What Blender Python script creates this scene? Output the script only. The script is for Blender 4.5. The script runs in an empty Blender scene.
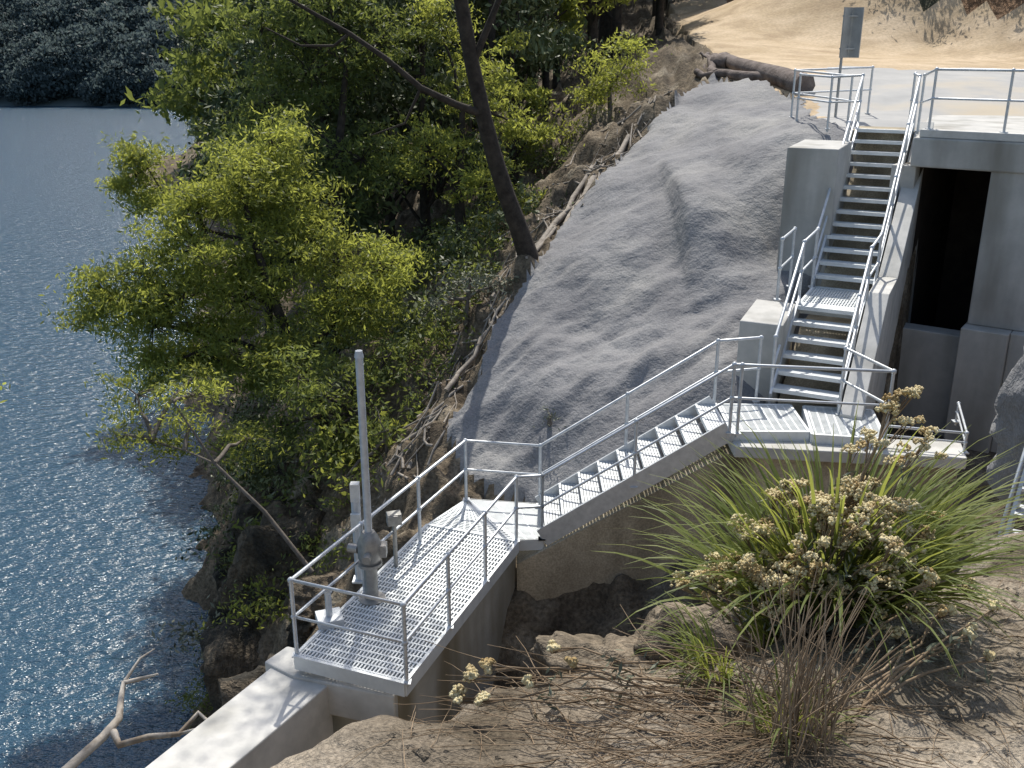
import bpy, math, random
import numpy as np
from mathutils import Vector
rng = np.random.default_rng(7); random.seed(7)
scene = bpy.context.scene
scene.view_settings.view_transform='Standard'; scene.view_settings.look='None'; scene.view_settings.exposure=0
WATER=-11.5
# ---------------- world / sun / camera
SUN_EL=math.radians(54); SUN_AZ=math.radians(3)   # azimuth to the right of +Y
w=bpy.data.worlds.new("World"); scene.world=w; w.use_nodes=True
nt=w.node_tree; bg=nt.nodes['Background']; sky=nt.nodes.new('ShaderNodeTexSky')
sky.sky_type='NISHITA'; sky.sun_disc=False; sky.sun_elevation=SUN_EL; sky.sun_rotation=SUN_AZ
sky.air_density=1.3; sky.dust_density=2.4
nt.links.new(sky.outputs[0],bg.inputs[0]); bg.inputs[1].default_value=0.145
sd=Vector((math.sin(SUN_AZ)*math.cos(SUN_EL),math.cos(SUN_AZ)*math.cos(SUN_EL),math.sin(SUN_EL)))
sl=bpy.data.lights.new("sun","SUN"); sl.energy=5.0; sl.angle=math.radians(.5); sl.color=(1,.95,.86)
so=bpy.data.objects.new("sun",sl); so.rotation_euler=sd.to_track_quat('Z','Y').to_euler(); scene.collection.objects.link(so)
cam=bpy.data.cameras.new("camera"); cam.sensor_width=36; cam.lens=983/1024*36; cam.clip_end=3000; cam.clip_start=.05
co=bpy.data.objects.new("camera",cam); co.rotation_euler=(math.radians(90-19.3),0,0); scene.collection.objects.link(co); scene.camera=co

# ---------------- noise
TB=rng.random((16,256,256))
def vn(x,y,s=0):
    xi=np.floor(x).astype(int); yi=np.floor(y).astype(int); fx=x-xi; fy=y-yi
    fx=fx*fx*(3-2*fx); fy=fy*fy*(3-2*fy); T=TB[s%16]
    a=T[xi%256,yi%256]; b=T[(xi+1)%256,yi%256]; c=T[xi%256,(yi+1)%256]; d=T[(xi+1)%256,(yi+1)%256]
    return (a*(1-fx)+b*fx)*(1-fy)+(c*(1-fx)+d*fx)*fy-.5
def fbm(x,y,o=4,s=0,g=.5):
    r=0; a=1.0
    for i in range(o):
        r=r+a*vn(x*2**i+17.3*i,y*2**i+5.1*i,s+i); a*=g
    return r
# ---------------- materials
def newmat(name):
    m=bpy.data.materials.new(name); m.use_nodes=True; n=m.node_tree; return m,n,n.nodes['Principled BSDF']
def N(n,t,**k):
    x=n.nodes.new(t)
    for a,b in k.items(): setattr(x,a,b)
    return x
def c4(c): return (c[0],c[1],c[2],1)
def nmat(name,c1,c2,scale=2,rough=.85,bump=.3,bscale=12,bdist=.03,c3=None,scale3=.4,t3=(.5,.65),metal=0,streak=False,det=4,spec=.3,speck=0,spa=.6,spb=1.35):
    m,n,p=newmat(name); tc=N(n,'ShaderNodeTexCoord'); L=n.links.new
    vec=tc.outputs['Object']
    no=N(n,'ShaderNodeTexNoise'); no.inputs['Scale'].default_value=scale; no.inputs['Detail'].default_value=det; no.inputs['Roughness'].default_value=.65
    L(vec,no.inputs['Vector'])
    r=N(n,'ShaderNodeValToRGB'); r.color_ramp.elements[0].position=.33; r.color_ramp.elements[1].position=.67
    r.color_ramp.elements[0].color=c4(c1); r.color_ramp.elements[1].color=c4(c2); L(no.outputs[0],r.inputs[0])
    col=r.outputs[0]
    if c3 is not None:
        mp=N(n,'ShaderNodeMapping'); L(vec,mp.inputs[0])
        if streak: mp.inputs['Scale'].default_value=(1,1,.18)
        n3=N(n,'ShaderNodeTexNoise'); n3.inputs['Scale'].default_value=scale3; n3.inputs['Detail'].default_value=4; L(mp.outputs[0],n3.inputs['Vector'])
        r3=N(n,'ShaderNodeValToRGB'); r3.color_ramp.elements[0].position=t3[0]; r3.color_ramp.elements[1].position=t3[1]; L(n3.outputs[0],r3.inputs[0])
        mx=N(n,'ShaderNodeMixRGB'); L(r3.outputs[0],mx.inputs[0]); L(col,mx.inputs[1]); mx.inputs[2].default_value=c4(c3); col=mx.outputs[0]
    if speck:
        ns=N(n,'ShaderNodeTexNoise'); ns.inputs['Scale'].default_value=speck; ns.inputs['Detail'].default_value=2; L(vec,ns.inputs['Vector'])
        rs=N(n,'ShaderNodeMapRange'); rs.inputs[1].default_value=.3; rs.inputs[2].default_value=.7; rs.inputs[3].default_value=spa; rs.inputs[4].default_value=spb; L(ns.outputs[0],rs.inputs[0])
        mm=N(n,'ShaderNodeVectorMath',operation='SCALE'); L(col,mm.inputs[0]); L(rs.outputs[0],mm.inputs['Scale']); col=mm.outputs[0]
    L(col,p.inputs['Base Color']); p.inputs['Roughness'].default_value=rough; p.inputs['Metallic'].default_value=metal
    p.inputs['Specular IOR Level'].default_value=spec
    if bump:
        nb=N(n,'ShaderNodeTexNoise'); nb.inputs['Scale'].default_value=bscale; nb.inputs['Detail'].default_value=4; nb.inputs['Roughness'].default_value=.7; L(vec,nb.inputs['Vector'])
        b=N(n,'ShaderNodeBump'); b.inputs['Strength'].default_value=bump; b.inputs['Distance'].default_value=bdist; L(nb.outputs[0],b.inputs['Height']); L(b.outputs[0],p.inputs['Normal'])
    return m
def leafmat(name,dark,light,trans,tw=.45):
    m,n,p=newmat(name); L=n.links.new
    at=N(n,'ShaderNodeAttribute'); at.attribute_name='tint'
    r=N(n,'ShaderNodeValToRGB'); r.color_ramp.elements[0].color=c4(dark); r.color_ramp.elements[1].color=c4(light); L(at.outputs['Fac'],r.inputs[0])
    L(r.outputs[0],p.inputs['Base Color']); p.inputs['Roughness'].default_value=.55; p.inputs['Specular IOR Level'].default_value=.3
    if tw==0: return m
    t=N(n,'ShaderNodeBsdfTranslucent')
    r2=N(n,'ShaderNodeValToRGB'); r2.color_ramp.elements[0].color=c4([x*.45 for x in trans]); r2.color_ramp.elements[1].color=c4(trans); L(at.outputs['Fac'],r2.inputs[0]); L(r2.outputs[0],t.inputs[0])
    mx=N(n,'ShaderNodeMixShader'); mx.inputs[0].default_value=tw; L(p.outputs[0],mx.inputs[1]); L(t.outputs[0],mx.inputs[2]); L(mx.outputs[0],n.nodes['Material Output'].inputs[0])
    return m
M={}
M['conc']=nmat('concrete',(.40,.40,.385),(.54,.53,.50),1.6,.85,.25,25,.01,c3=(.26,.25,.22),scale3=1.4,t3=(.5,.75),streak=True)
M['concdark']=nmat('stained_concrete',(.34,.29,.21),(.55,.48,.36),1.1,.9,.35,12,.03,c3=(.13,.11,.07),scale3=.9,t3=(.45,.68),streak=True,speck=40,spa=.75,spb=1.2)
M['concst']=nmat('weathered_concrete',(.36,.35,.31),(.50,.48,.43),1.2,.9,.3,16,.02,c3=(.22,.19,.13),scale3=1.3,t3=(.48,.68),streak=True)
M['concbright']=nmat('fresh_concrete',(.46,.46,.44),(.62,.61,.58),2.5,.8,.2,30,.01,c3=(.34,.33,.29),scale3=1.2,t3=(.5,.75))
M['galv']=nmat('galvanised_steel',(.50,.53,.56),(.66,.69,.72),9,.42,0,metal=.35,spec=.5)
M['galvd']=nmat('cast_metal',(.26,.26,.25),(.42,.41,.39),9,.4,0,metal=.5,spec=.5)
M['grate']=nmat('galvanised_grating',(.60,.63,.64),(.72,.75,.76),5,.5,0,metal=.1,spec=.5)
M['shot']=nmat('shotcrete',(.175,.175,.183),(.255,.255,.26),.8,.92,.65,4.5,.09,c3=(.31,.305,.295),scale3=.45,t3=(.5,.72),speck=30,spa=.84,spb=1.1)
M['soil']=nmat('forest_soil',(.075,.058,.04),(.2,.16,.11),1.8,.95,.9,9,.08,c3=(.28,.24,.18),scale3=1.3,t3=(.54,.7),speck=18)
M['dirt']=nmat('sandy_road_dirt',(.42,.32,.20),(.58,.46,.32),.5,.95,.5,5,.06,c3=(.36,.27,.17),scale3=.6,t3=(.5,.7),speck=9,spa=.85,spb=1.1)
M['apron']=nmat('road_concrete',(.33,.33,.325),(.42,.415,.40),.7,.85,.2,14,.01,c3=(.45,.39,.30),scale3=.35,t3=(.5,.68))
M['rock']=nmat('sandstone_rock',(.12,.098,.07),(.25,.205,.15),1.5,.92,.9,5,.12,c3=(.07,.06,.045),scale3=1.1,t3=(.45,.65),speck=14)
M['rockd']=nmat('shore_rock',(.07,.058,.042),(.17,.135,.095),1.8,.92,1,5,.15,c3=(.035,.032,.026),scale3=1.5,t3=(.42,.6),speck=14)
M['bank']=nmat('sandy_bank',(.19,.155,.115),(.36,.31,.245),3.2,.95,1.0,22,.03,c3=(.10,.08,.055),scale3=1.6,t3=(.46,.6),speck=70)
M['cut']=nmat('cutting_earth',(.15,.085,.045),(.30,.19,.11),.5,.95,.9,2,.4,c3=(.05,.05,.028),scale3=.3,t3=(.48,.58),speck=3)
M['bark']=nmat('dark_bark',(.025,.02,.016),(.065,.052,.042),6,.9,.7,20,.03)
M['barkg']=nmat('grey_bark',(.10,.085,.07),(.2,.175,.15),5,.9,.5,20,.02)
M['dead']=nmat('weathered_wood',(.20,.17,.14),(.38,.34,.29),8,.85,.6,30,.01)
M['deadpale']=nmat('bleached_wood',(.40,.35,.29),(.58,.53,.46),8,.8,.6,30,.01,c3=(.2,.16,.12),scale3=3,t3=(.5,.65))
M['log']=nmat('fallen_log_bark',(.10,.08,.07),(.24,.2,.18),3,.9,.9,12,.05)
M['straw']=nmat('dry_stems',(.14,.095,.055),(.36,.27,.18),6,.9,0)
M['flower']=nmat('cream_florets',(.52,.42,.22),(.76,.68,.44),30,.9,0,c3=(.36,.25,.11),scale3=9,t3=(.48,.66))
M['sign']=nmat('sign_metal',(.30,.31,.31),(.40,.41,.41),3,.5,0,metal=.3)
M['farhill']=nmat('distant_hill',(.085,.12,.13),(.12,.155,.16),.12,1,0,c3=(.16,.18,.17),scale3=.05,t3=(.6,.7))  # aerial haze painted into the base colour: pale, bluish, low contrast
M['paint']=nmat('white_cap_plastic',(.6,.6,.58),(.75,.75,.72),8,.4,0)
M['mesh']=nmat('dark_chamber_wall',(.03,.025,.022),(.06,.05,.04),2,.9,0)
M['lf_w']=leafmat('wattle_leaf',(.07,.10,.028),(.20,.235,.065),(.58,.62,.12),.5)
M['lf_d']=leafmat('gum_leaf',(.04,.062,.027),(.13,.155,.065),None,0)
M['lf_m']=leafmat('mid_leaf',(.045,.075,.024),(.14,.175,.055),(.38,.44,.10),.42)
M['lf_g']=leafmat('grey_leaf',(.09,.10,.065),(.22,.23,.16),None,0)
M['lf_far']=leafmat('hazed_far_leaf',(.09,.13,.14),(.13,.17,.175),(.15,.195,.19),.5)  # distance haze mixed into the leaf colours, paler and bluer than real foliage
M['blade']=leafmat('strap_leaf',(.08,.12,.03),(.22,.255,.075),(.48,.52,.11),.45)
# water
m,n,p=newmat('lake_water_surface'); L=n.links.new
tc=N(n,'ShaderNodeTexCoord'); mp=N(n,'ShaderNodeMapping'); mp.inputs['Scale'].default_value=(1,1.9,1); mp.inputs['Rotation'].default_value=(0,0,.35); L(tc.outputs['Object'],mp.inputs[0])
a=N(n,'ShaderNodeTexNoise'); a.inputs['Scale'].default_value=2.0; a.inputs['Detail'].default_value=4; a.inputs['Roughness'].default_value=.6; L(mp.outputs[0],a.inputs['Vector'])
b=N(n,'ShaderNodeBump'); b.inputs['Strength'].default_value=1; b.inputs['Distance'].default_value=.19; L(a.outputs[0],b.inputs['Height']); L(b.outputs[0],p.inputs['Normal'])
p.inputs['Base Color'].default_value=(.026,.072,.118,1); p.inputs['Roughness'].default_value=.2; p.inputs['IOR'].default_value=1.4; p.inputs['Specular IOR Level'].default_value=.8
M['water']=m

# ---------------- builder
COL=scene.collection
def link(o,parent=None):
    COL.objects.link(o)
    if parent: o.parent=parent
    return o
def empty(name):
    o=bpy.data.objects.new(name,None); return link(o)
class B:
    def __init__(s): s.v=[];s.f=[];s.mi=[];s.sm=[]
    def add(s,vs,fs,mi=0,sm=False):
        k=len(s.v); s.v+= [tuple(x) for x in vs]
        for f in fs: s.f.append(tuple(i+k for i in f)); s.mi.append(mi); s.sm.append(sm)
    def obox(s,c,ax,ay,az,mi=0):
        c=Vector(c);ax=Vector(ax);ay=Vector(ay);az=Vector(az)
        vs=[c+i*ax+j*ay+k*az for k in(-1,1) for j in(-1,1) for i in(-1,1)]
        s.add(vs,[(0,2,3,1),(4,5,7,6),(0,1,5,4),(2,6,7,3),(0,4,6,2),(1,3,7,5)],mi)
    def beam(s,p,q,wd,h,mi=0,up=(0,0,1)):
        p=Vector(p);q=Vector(q);d=(q-p); l=d.length; d.normalize(); side=d.cross(Vector(up)).normalized(); u=side.cross(d)
        s.obox((p+q)/2,d*l/2,side*wd/2,u*h/2,mi)
    def prism(s,poly,z0,z1,mi=0):
        n=len(poly); z0=z0 if hasattr(z0,'__len__') else [z0]*n; z1=z1 if hasattr(z1,'__len__') else [z1]*n
        vs=[(p[0],p[1],z0[i]) for i,p in enumerate(poly)]+[(p[0],p[1],z1[i]) for i,p in enumerate(poly)]
        fs=[tuple(range(n))[::-1],tuple(range(n,2*n))]+[(i,(i+1)%n,n+(i+1)%n,n+i) for i in range(n)]
        s.add(vs,fs,mi)
    def tube(s,pts,r,seg=8,mi=0,cap=True):
        pts=[Vector(p) for p in pts]; n=len(pts); rs=r if hasattr(r,'__len__') else [r]*n
        vs=[];ref=None
        for i,p in enumerate(pts):
            d=(pts[min(i+1,n-1)]-pts[max(i-1,0)]).normalized()
            if ref is None:
                ref=Vector((0,0,1)) if abs(d.z)<.9 else Vector((1,0,0))
            a=(ref-d*ref.dot(d)).normalized(); ref=a; b2=d.cross(a)
            for k in range(seg):
                t=2*math.pi*k/seg; vs.append(p+(a*math.cos(t)+b2*math.sin(t))*rs[i])
        fs=[(i*seg+k,i*seg+(k+1)%seg,(i+1)*seg+(k+1)%seg,(i+1)*seg+k) for i in range(n-1) for k in range(seg)]
        s.add(vs,fs,mi,True)
        if cap: s.add(vs[:seg],[tuple(range(seg))[::-1]],mi); s.add(vs[-seg:],[tuple(range(seg))],mi)
    def ball(s,c,r,mi=0,seg=8,rg=5):
        pts=[(c[0],c[1],c[2]+r*math.cos(math.pi*i/rg)) for i in range(rg+1)]
        rs=[max(1e-4,r*math.sin(math.pi*i/rg)) for i in range(rg+1)]
        s.tube(pts,rs,seg,mi,False)
    def obj(s,name,mats,parent=None,bevel=0):
        me=bpy.data.meshes.new(name); me.from_pydata(s.v,[],s.f)
        for mm in mats: me.materials.append(M[mm])
        me.polygons.foreach_set('material_index',s.mi); me.polygons.foreach_set('use_smooth',s.sm); me.update()
        o=bpy.data.objects.new(name,me)
        if bevel:
            bv=o.modifiers.new('bevel','BEVEL'); bv.width=bevel; bv.segments=2; bv.limit_method='ANGLE'
        return link(o,parent)
def npmesh(name,V,F,mat,tint=None,smooth=False):
    me=bpy.data.meshes.new(name); n=len(V); mF,k=F.shape
    me.vertices.add(n); me.vertices.foreach_set('co',V.astype(np.float32).ravel())
    me.loops.add(mF*k); me.loops.foreach_set('vertex_index',F.astype(np.int32).ravel())
    me.polygons.add(mF); me.polygons.foreach_set('loop_start',np.arange(0,mF*k,k,dtype=np.int32)); me.polygons.foreach_set('loop_total',np.full(mF,k,dtype=np.int32))
    me.polygons.foreach_set('use_smooth',np.full(mF,smooth)); me.materials.append(M[mat])
    if tint is not None:
        at=me.attributes.new('tint','FLOAT','POINT'); at.data.foreach_set('value',tint.astype(np.float32))
    me.update(); me.validate(); return me

# ---------------- terrain height
SH=[(-4.6,11.5),(-5.0,13.6),(-5.8,16.4),(-7.2,21.3),(-9,27),(-13,40),(-22,70),(-33,105),(-28,140),(-45,186)]
CP=[(x,y,WATER) for x,y in SH]+[
(-60,60,-16),(-100,120,-16),(-250,100,-16),(-60,150,-15),(-150,170,-15),(-250,0,-16),(-60,0,-16),(-45,100,-15),(-22,45,-14.5),(-14,25,-15),(-10,14,-14),(-9,8,-14),(-8,2,-13),(-60,-60,-15),
(-250,195,-11.5),(-150,192,-11.5),(-90,190,-11.5),(-250,235,14),(-150,230,14),(-90,225,14),(-45,215,8),(-250,320,50),(-100,320,55),(0,320,60),(150,320,60),(300,300,60),
(-3.2,9.3,-9.8),(-3.0,11,-9.0),(-2.2,13.4,-7.5),(-1.6,14.8,-6.7),(-3.6,14,-9.0),(-4.2,18,-8.2),(-5,22,-8.6),
(-1.15,15.4,-6.0),(-.6,16.7,-5.2),(.35,18.7,-4.2),(1.9,21.8,-2.95),(3.5,25.5,-1.9),(5.5,28.5,-1.05),(6.8,26,-1.2),(6.3,20.8,-1.68),
(.7,14.3,-6.0),(2,14.2,-5.4),(3.2,14.3,-4.9),(4.0,15.3,-4.4),(4.7,16.8,-4.0),(4.8,17.6,-3.7),(5.0,18.5,-2.6),(5.7,19.8,-1.75),
(3.3,18,-3.45),(1.5,16.5,-4.9),(4.5,22,-2.1),
(-1.6,17.5,-6.0),(-.8,20,-4.9),(0,25,-4.5),(1.5,27,-3),(4,32,-.8),(4.5,40,-.6),(-3,30,-6.5),(-2.6,20.5,-6.3),(-5.5,26,-8.5),(-8,40,-7.5),(0,50,-3),(8,40,-.1),(-1,70,2),(-20,80,-8),(-10,80,-3),(-15,100,2),(0,100,12),(-18,130,2),(10,80,8),(-20,180,10),(20,150,25),
(7.1,19.9,-1.66),(8.5,23.5,-1.55),(12,22,-1.6),(12,26,-1.1),(10,29,-.9),(16,29,-.9),(9,35,-.6),(15,35,-.6),(8,45,.35),(12,44,.1),(10,60,1.6),(13,60,1.8),(17,42,-.1),(20,38.5,-.2),(24,33.5,-.4),(24,29,-.8),(20,15,-1.6),(30,20,-1),
(14,50.5,3.2),(17,46.5,3.4),(20,43.5,3.6),(24,39.5,3.6),(28,36,3.8),(30,34,3.5),(30,60,12),(60,40,14),(60,100,25),(100,0,10),(150,150,40),
(0,10,-8.8),(-1,8,-9.5),(-.5,6,-8.5),(1.2,9.5,-7.2),(1,11.8,-8.2),(3,9,-6.6),(3,11.8,-7.2),(5,9,-6.2),(5.5,11,-6.6),(1.5,6.5,-6.8),(7,14,-6.8),(8.5,15,-6.8),
(1,2,-4.8),(3,3,-5),(0,-5,-4),(6,2,-4),(9,4,-3),(11,9,-2),(12,13,-2.2),(-4,0,-9),(20,-20,-1),(0,-60,0),(60,-40,5)]
CP=np.array(CP,float)
def rbf_fit(P):
    n=len(P); D=np.hypot(P[:,None,0]-P[None,:,0],P[:,None,1]-P[None,:,1])
    A=np.zeros((n+3,n+3)); A[:n,:n]=D-np.eye(n)*.02; Q=np.c_[np.ones(n),P[:,0],P[:,1]]; A[:n,n:]=Q; A[n:,:n]=Q.T
    return np.linalg.solve(A,np.r_[P[:,2],0,0,0])
CW=rbf_fit(CP)
A2=np.array((.4394,.8983)); B2=np.array((.8983,-.4394)); P0=np.array((4.25,13.4))
SHOTP=[(-1.15,15.2),(-.6,16.7),(.35,18.7),(1.0,20.2),(1.9,21.8),(3.5,25.5),(5.5,28.8),(6.6,26.8),(6.9,24),(6.4,21.2),(6.9,19.3),(5.5,16.5),(4.4,13.6),(2,13.0),(.5,13.4),(-.8,14.2)]
ROADP=[(5.6,29),(7.0,36),(7.6,45),(9,62),(12.6,64),(11.8,54),(13.6,48.5),(16.2,44.5),(19.5,41),(24,36.5),(28,33),(40,24),(40,8),(12,12),(6.6,19.4),(6.4,21.2),(6.9,24),(6.8,26.4)]
CUTP=[(12.6,64),(11.8,54),(13.6,48.5),(16.2,44.5),(19.5,41),(24,36.5),(28,33),(34,38),(26,48),(19,56),(15,66)]
APRP=[(6.6,19.4),(6.5,21.2),(7.0,24),(7.2,27.5),(10,30.5),(16,30),(24,26),(24,14),(10,14)]
def inpoly(x,y,P):
    r=np.zeros(x.shape,bool); n=len(P)
    for i in range(n):
        x1,y1=P[i]; x2,y2=P[(i+1)%n]
        if y1==y2: continue
        c=((y1>y)!=(y2>y))&(x<(x2-x1)*(y-y1)/(y2-y1)+x1); r^=c
    return r
def hgt(x,y,detail=True):
    x=np.asarray(x,float); y=np.asarray(y,float); sh=x.shape; xf=x.ravel(); yf=y.ravel(); z=np.zeros(len(xf))
    for i in range(0,len(xf),20000):
        a=xf[i:i+20000]; b=yf[i:i+20000]
        z[i:i+20000]=np.hypot(a[:,None]-CP[None,:,0],b[:,None]-CP[None,:,1])@CW[:len(CP)]+CW[len(CP)]+CW[-2]*a+CW[-1]*b
    if detail:
        ws=xf+.35*fbm(xf*1.3,yf*1.3,3,5); wy=yf+.35*fbm(xf*1.3,yf*1.3,3,9)
        shot=inpoly(ws,wy,SHOTP); road=inpoly(ws,wy,ROADP); cutm=inpoly(ws,wy,CUTP)
        far=np.clip(np.hypot(xf,yf)/60-.6,0,1)
        nf=(fbm(xf*.9,yf*.9,5,2,.55)*.9+np.abs(fbm(xf*2.2,yf*2.2,3,7))*-.35)*np.where(cutm,.4,1)
        low=np.clip((20-yf)/4,0,1)
        r1=xf*.85+yf*.53; r2=-xf*.53+yf*.85
        ns=fbm(xf*.6,yf*.6,2,3)*.30+(fbm(r1*.8,r2*2.4,3,4,.55)*.20-np.abs(fbm(r1*.7,r2*1.6,3,8))*.20)*low+fbm(xf*1.9,yf*1.9,3,4,.55)*.08+fbm(xf*5,yf*5,3,6,.6)*.03
        dx=xf-3.2; dy=yf-18.0
        ns=ns+.55*np.exp(-((np.where(dx<0,dx*10,dx*1.3))**2+(np.where(dy<0,dy/1.0,dy/2.2))**2))+.28*np.exp(-((xf-1.2)**2/1.6+(yf-15.2)**2/.25))
        z=z+np.where(road,fbm(xf*.8,yf*.8,3,6)*.05,np.where(shot,ns,nf*(1+far)))
    a=(xf-P0[0])*A2[0]+(yf-P0[1])*A2[1]; b=(xf-P0[0])*B2[0]+(yf-P0[1])*B2[1]
    c=(b>-.62)&(b<1.0)&(a>-1.6)&(a<6.3); z=np.where(c,np.minimum(z,-6.2+.56*np.maximum(a,0)),z)
    c=(b>=.9)&(b<9)&(a>0)&(a<8.6); z=np.where(c,np.minimum(z,-6.9),z)
    c=(xf>-1.0)&(xf<4.6)&(yf>12.1)&(yf<13.65); z=np.where(c,np.minimum(z,-7.3+np.clip(xf,0,3)*.45),z)
    ex=(xf+1.8)*.39+(yf-9.4)*.92; ey=(xf+1.8)*.92-(yf-9.4)*.39
    c=(np.abs(ey)<.9)&(ex>-.6)&(ex<4.4); z=np.where(c,np.minimum(z,-7.4),z)
    return z.reshape(sh)
def axis(lo,hi,st,mn,mx,g=1.12,cap=9):
    c=list(np.arange(lo,hi+1e-6,st)); s=st; v=c[-1]
    while v<mx: s=min(s*g,cap); v+=s; c.append(v)
    s=st; v=c[0]; pre=[]
    while v>mn: s=min(s*g,cap); v-=s; pre.append(v)
    return np.array(pre[::-1]+c)
gx=axis(-7,9.5,.08,-320,340,1.07); gy=axis(7.5,25,.08,-80,420,1.07)
X,Y=np.meshgrid(gx,gy); Z=hgt(X,Y)
nx=len(gx); ny=len(gy); idx=np.arange(nx*ny).reshape(ny,nx)
F=np.stack([idx[:-1,:-1],idx[:-1,1:],idx[1:,1:],idx[1:,:-1]],-1).reshape(-1,4)
V=np.stack([X,Y,Z],-1).reshape(-1,3)
fc=V[F].mean(1); wx=fc[:,0]+.35*fbm(fc[:,0]*1.3,fc[:,1]*1.3,3,5); wy=fc[:,1]+.35*fbm(fc[:,0]*1.3,fc[:,1]*1.3,3,9)
shot=inpoly(wx,wy,SHOTP); road=inpoly(wx,wy,ROADP)&~shot; apr=inpoly(fc[:,0]+.6*fbm(fc[:,0],fc[:,1],4,3)*(fc[:,1]>22),fc[:,1]+1.5*fbm(fc[:,0]*.5,fc[:,1]*.5,4,8)*(fc[:,1]>24),APRP)&~shot; road&=~apr
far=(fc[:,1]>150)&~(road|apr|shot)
cut=inpoly(wx,wy,CUTP)&~road&~apr
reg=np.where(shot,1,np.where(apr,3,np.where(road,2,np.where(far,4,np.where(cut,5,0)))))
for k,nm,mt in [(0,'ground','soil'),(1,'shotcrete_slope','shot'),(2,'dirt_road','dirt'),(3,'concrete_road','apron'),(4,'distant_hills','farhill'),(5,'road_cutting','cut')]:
    f=F[reg==k]
    if len(f)==0: continue
    u,inv=np.unique(f,return_inverse=True)
    me=npmesh(nm,V[u],inv.reshape(f.shape),mt,smooth=True); link(bpy.data.objects.new(nm,me))
b=B(); b.add([(-400,-150,WATER),(60,-150,WATER),(60,260,WATER),(-400,260,WATER)],[(0,1,2,3)]); b.obj('lake_water',['water'])

# ---------------- foreground bank
def fgh(x,y):
    s=(x+.43)*-.547+(y-2.45)*.837+fbm(x*1.5,y*1.5,3,11)*.3-.34*np.clip((1.1-x)/.9,0,1)
    top=-1.80-.135*(y-.5)+fbm(x*1.1,y*1.1,3,12)*.10+fbm(x*5,y*5,4,13,.6)*.05+.1*np.clip(x-3,0,3)
    drop=np.log1p(np.exp(np.clip(s*9,-30,30)))/9
    return top-drop*(2.4-1.2*np.clip((x-1.5)/1.5,0,1))-np.clip(drop,0,.6)*fbm(x*2,y*2,4,14)*.5
fx=axis(-1.2,3.6,.02,-9,12,1.12,.6); fy=axis(1.7,4.9,.02,-12,10,1.12,.6)
X,Y=np.meshgrid(fx,fy); Zf=np.maximum(fgh(X,Y),-14); idx=np.arange(X.size).reshape(X.shape)
F2=np.stack([idx[:-1,:-1],idx[:-1,1:],idx[1:,1:],idx[1:,:-1]],-1).reshape(-1,4)
link(bpy.data.objects.new('sandy_embankment',npmesh('sandy_embankment',np.stack([X,Y,Zf],-1).reshape(-1,3),F2,'bank',smooth=True)))

# ---------------- weir wall under the platform
DZ=-6.65
b=B()
b.prism([(-1.27,9.22),(.06,12.35),(-.66,13.5),(-2.32,9.76)],-13,-6.86,1)
b.prism([(-2.06,9.42),(-2.80,9.74),(-5.65,4.35),(-5.02,4.15)],-13,-6.9,0)
b.prism([(-2.9,9.78),(-2.7,10.1),(-2.3,9.95),(-1.25,9.4),(-1.3,9.12),(-2.5,9.5)],-7.3,-6.865,0)
b.obj('concrete_weir_wall',['concbright','concst'],bevel=.02)
b=B()
b.prism([(.07,12.28),(2.9,12.34),(2.9,12.7),(.07,12.7)],-13,[-7.0,-5.36,-5.36,-7.0],0)
b.prism([(2.903,12.34),(5.9,11.95),(6.1,12.3),(2.903,12.7)],-10,-5.33,0)
b.obj('retaining_wall',['concdark'])
b=B()
b.prism([(3.0,12.2),(5.95,11.8),(6.1,12.35),(3.0,12.75)],-5.325,-5.16,0)
b.obj('concrete_ledge',['concbright'],bevel=.015)

# ---------------- staircase
def A3(a,bb,z): q=P0+A2*a+B2*bb; return Vector((q[0],q[1],z))
stair=empty('access_staircase')
bt=B(); bs=B()
def tread(c,d,side,wd):
    up=Vector((0,0,1))
    bt.obox(c+d*.012,side*wd/2,d*.016,up*.03)
    for k in range(6): bt.obox(c+d*(.058+k*.042),side*wd/2,d*.016,up*.015)
    for sgn in(-1,0,1): bt.obox(c+d*.14+side*sgn*(wd/2-.006),side*.006,d*.13,up*.02)
def flight(pb,pt,n,side,wd,so_=0.):
    d=Vector((pt.x-pb.x,pt.y-pb.y,0)); run=d.length; d.normalize()
    for i in range(n):
        f=(i+.0)/n; c=Vector((pb.x,pb.y,0))+d*run*f; c.z=pb.z+(pt.z-pb.z)*(i+1)/n; tread(c,d,side,wd)
    for s in(-1,1):
        o=side*s*(wd/2+.02); bs.beam(pb+o+Vector((0,0,so_)),pt+o+Vector((0,0,so_)),.035,.28)
S3=Vector((B2[0],B2[1],0)); D3=Vector((A2[0],A2[1],0))
fb,ft=A3(0,0,-5.04),A3(1.68,0,-3.94); fb2,ft2=A3(2.9,0,-3.94),A3(6.34,0,-1.61)
flight(fb,ft,6,S3,.92,.03); flight(fb2,ft2,13,S3,.92,.03)
g_b,g_t=Vector((.42,12.88,DZ)),Vector((2.95,12.92,-5.04)); flight(g_b,g_t,9,Vector((0,1,0)),1.02,.03)
def grating(bb,origin,u,v,lu,lv,z,s=.045,s2=.11):
    o=Vector((origin[0],origin[1],z)); u=Vector((u[0],u[1],0));v=Vector((v[0],v[1],0)); up=Vector((0,0,1))
    k=s/2
    while k<lv: bb.obox(o+u*lu/2+v*k,u*lu/2,v*.009,up*.015); k+=s
    k=s2/2
    while k<lu: bb.obox(o+v*lv/2+u*k+up*.004,v*lv/2,u*.012,up*.013); k+=s2
    for e in (0,lv): bb.obox(o+u*lu/2+v*e-up*.06,u*lu/2,v*.02,up*.09)
    for e in (0,lu): bb.obox(o+v*lv/2+u*e-up*.06,v*lv/2,u*.02,up*.088)
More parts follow.
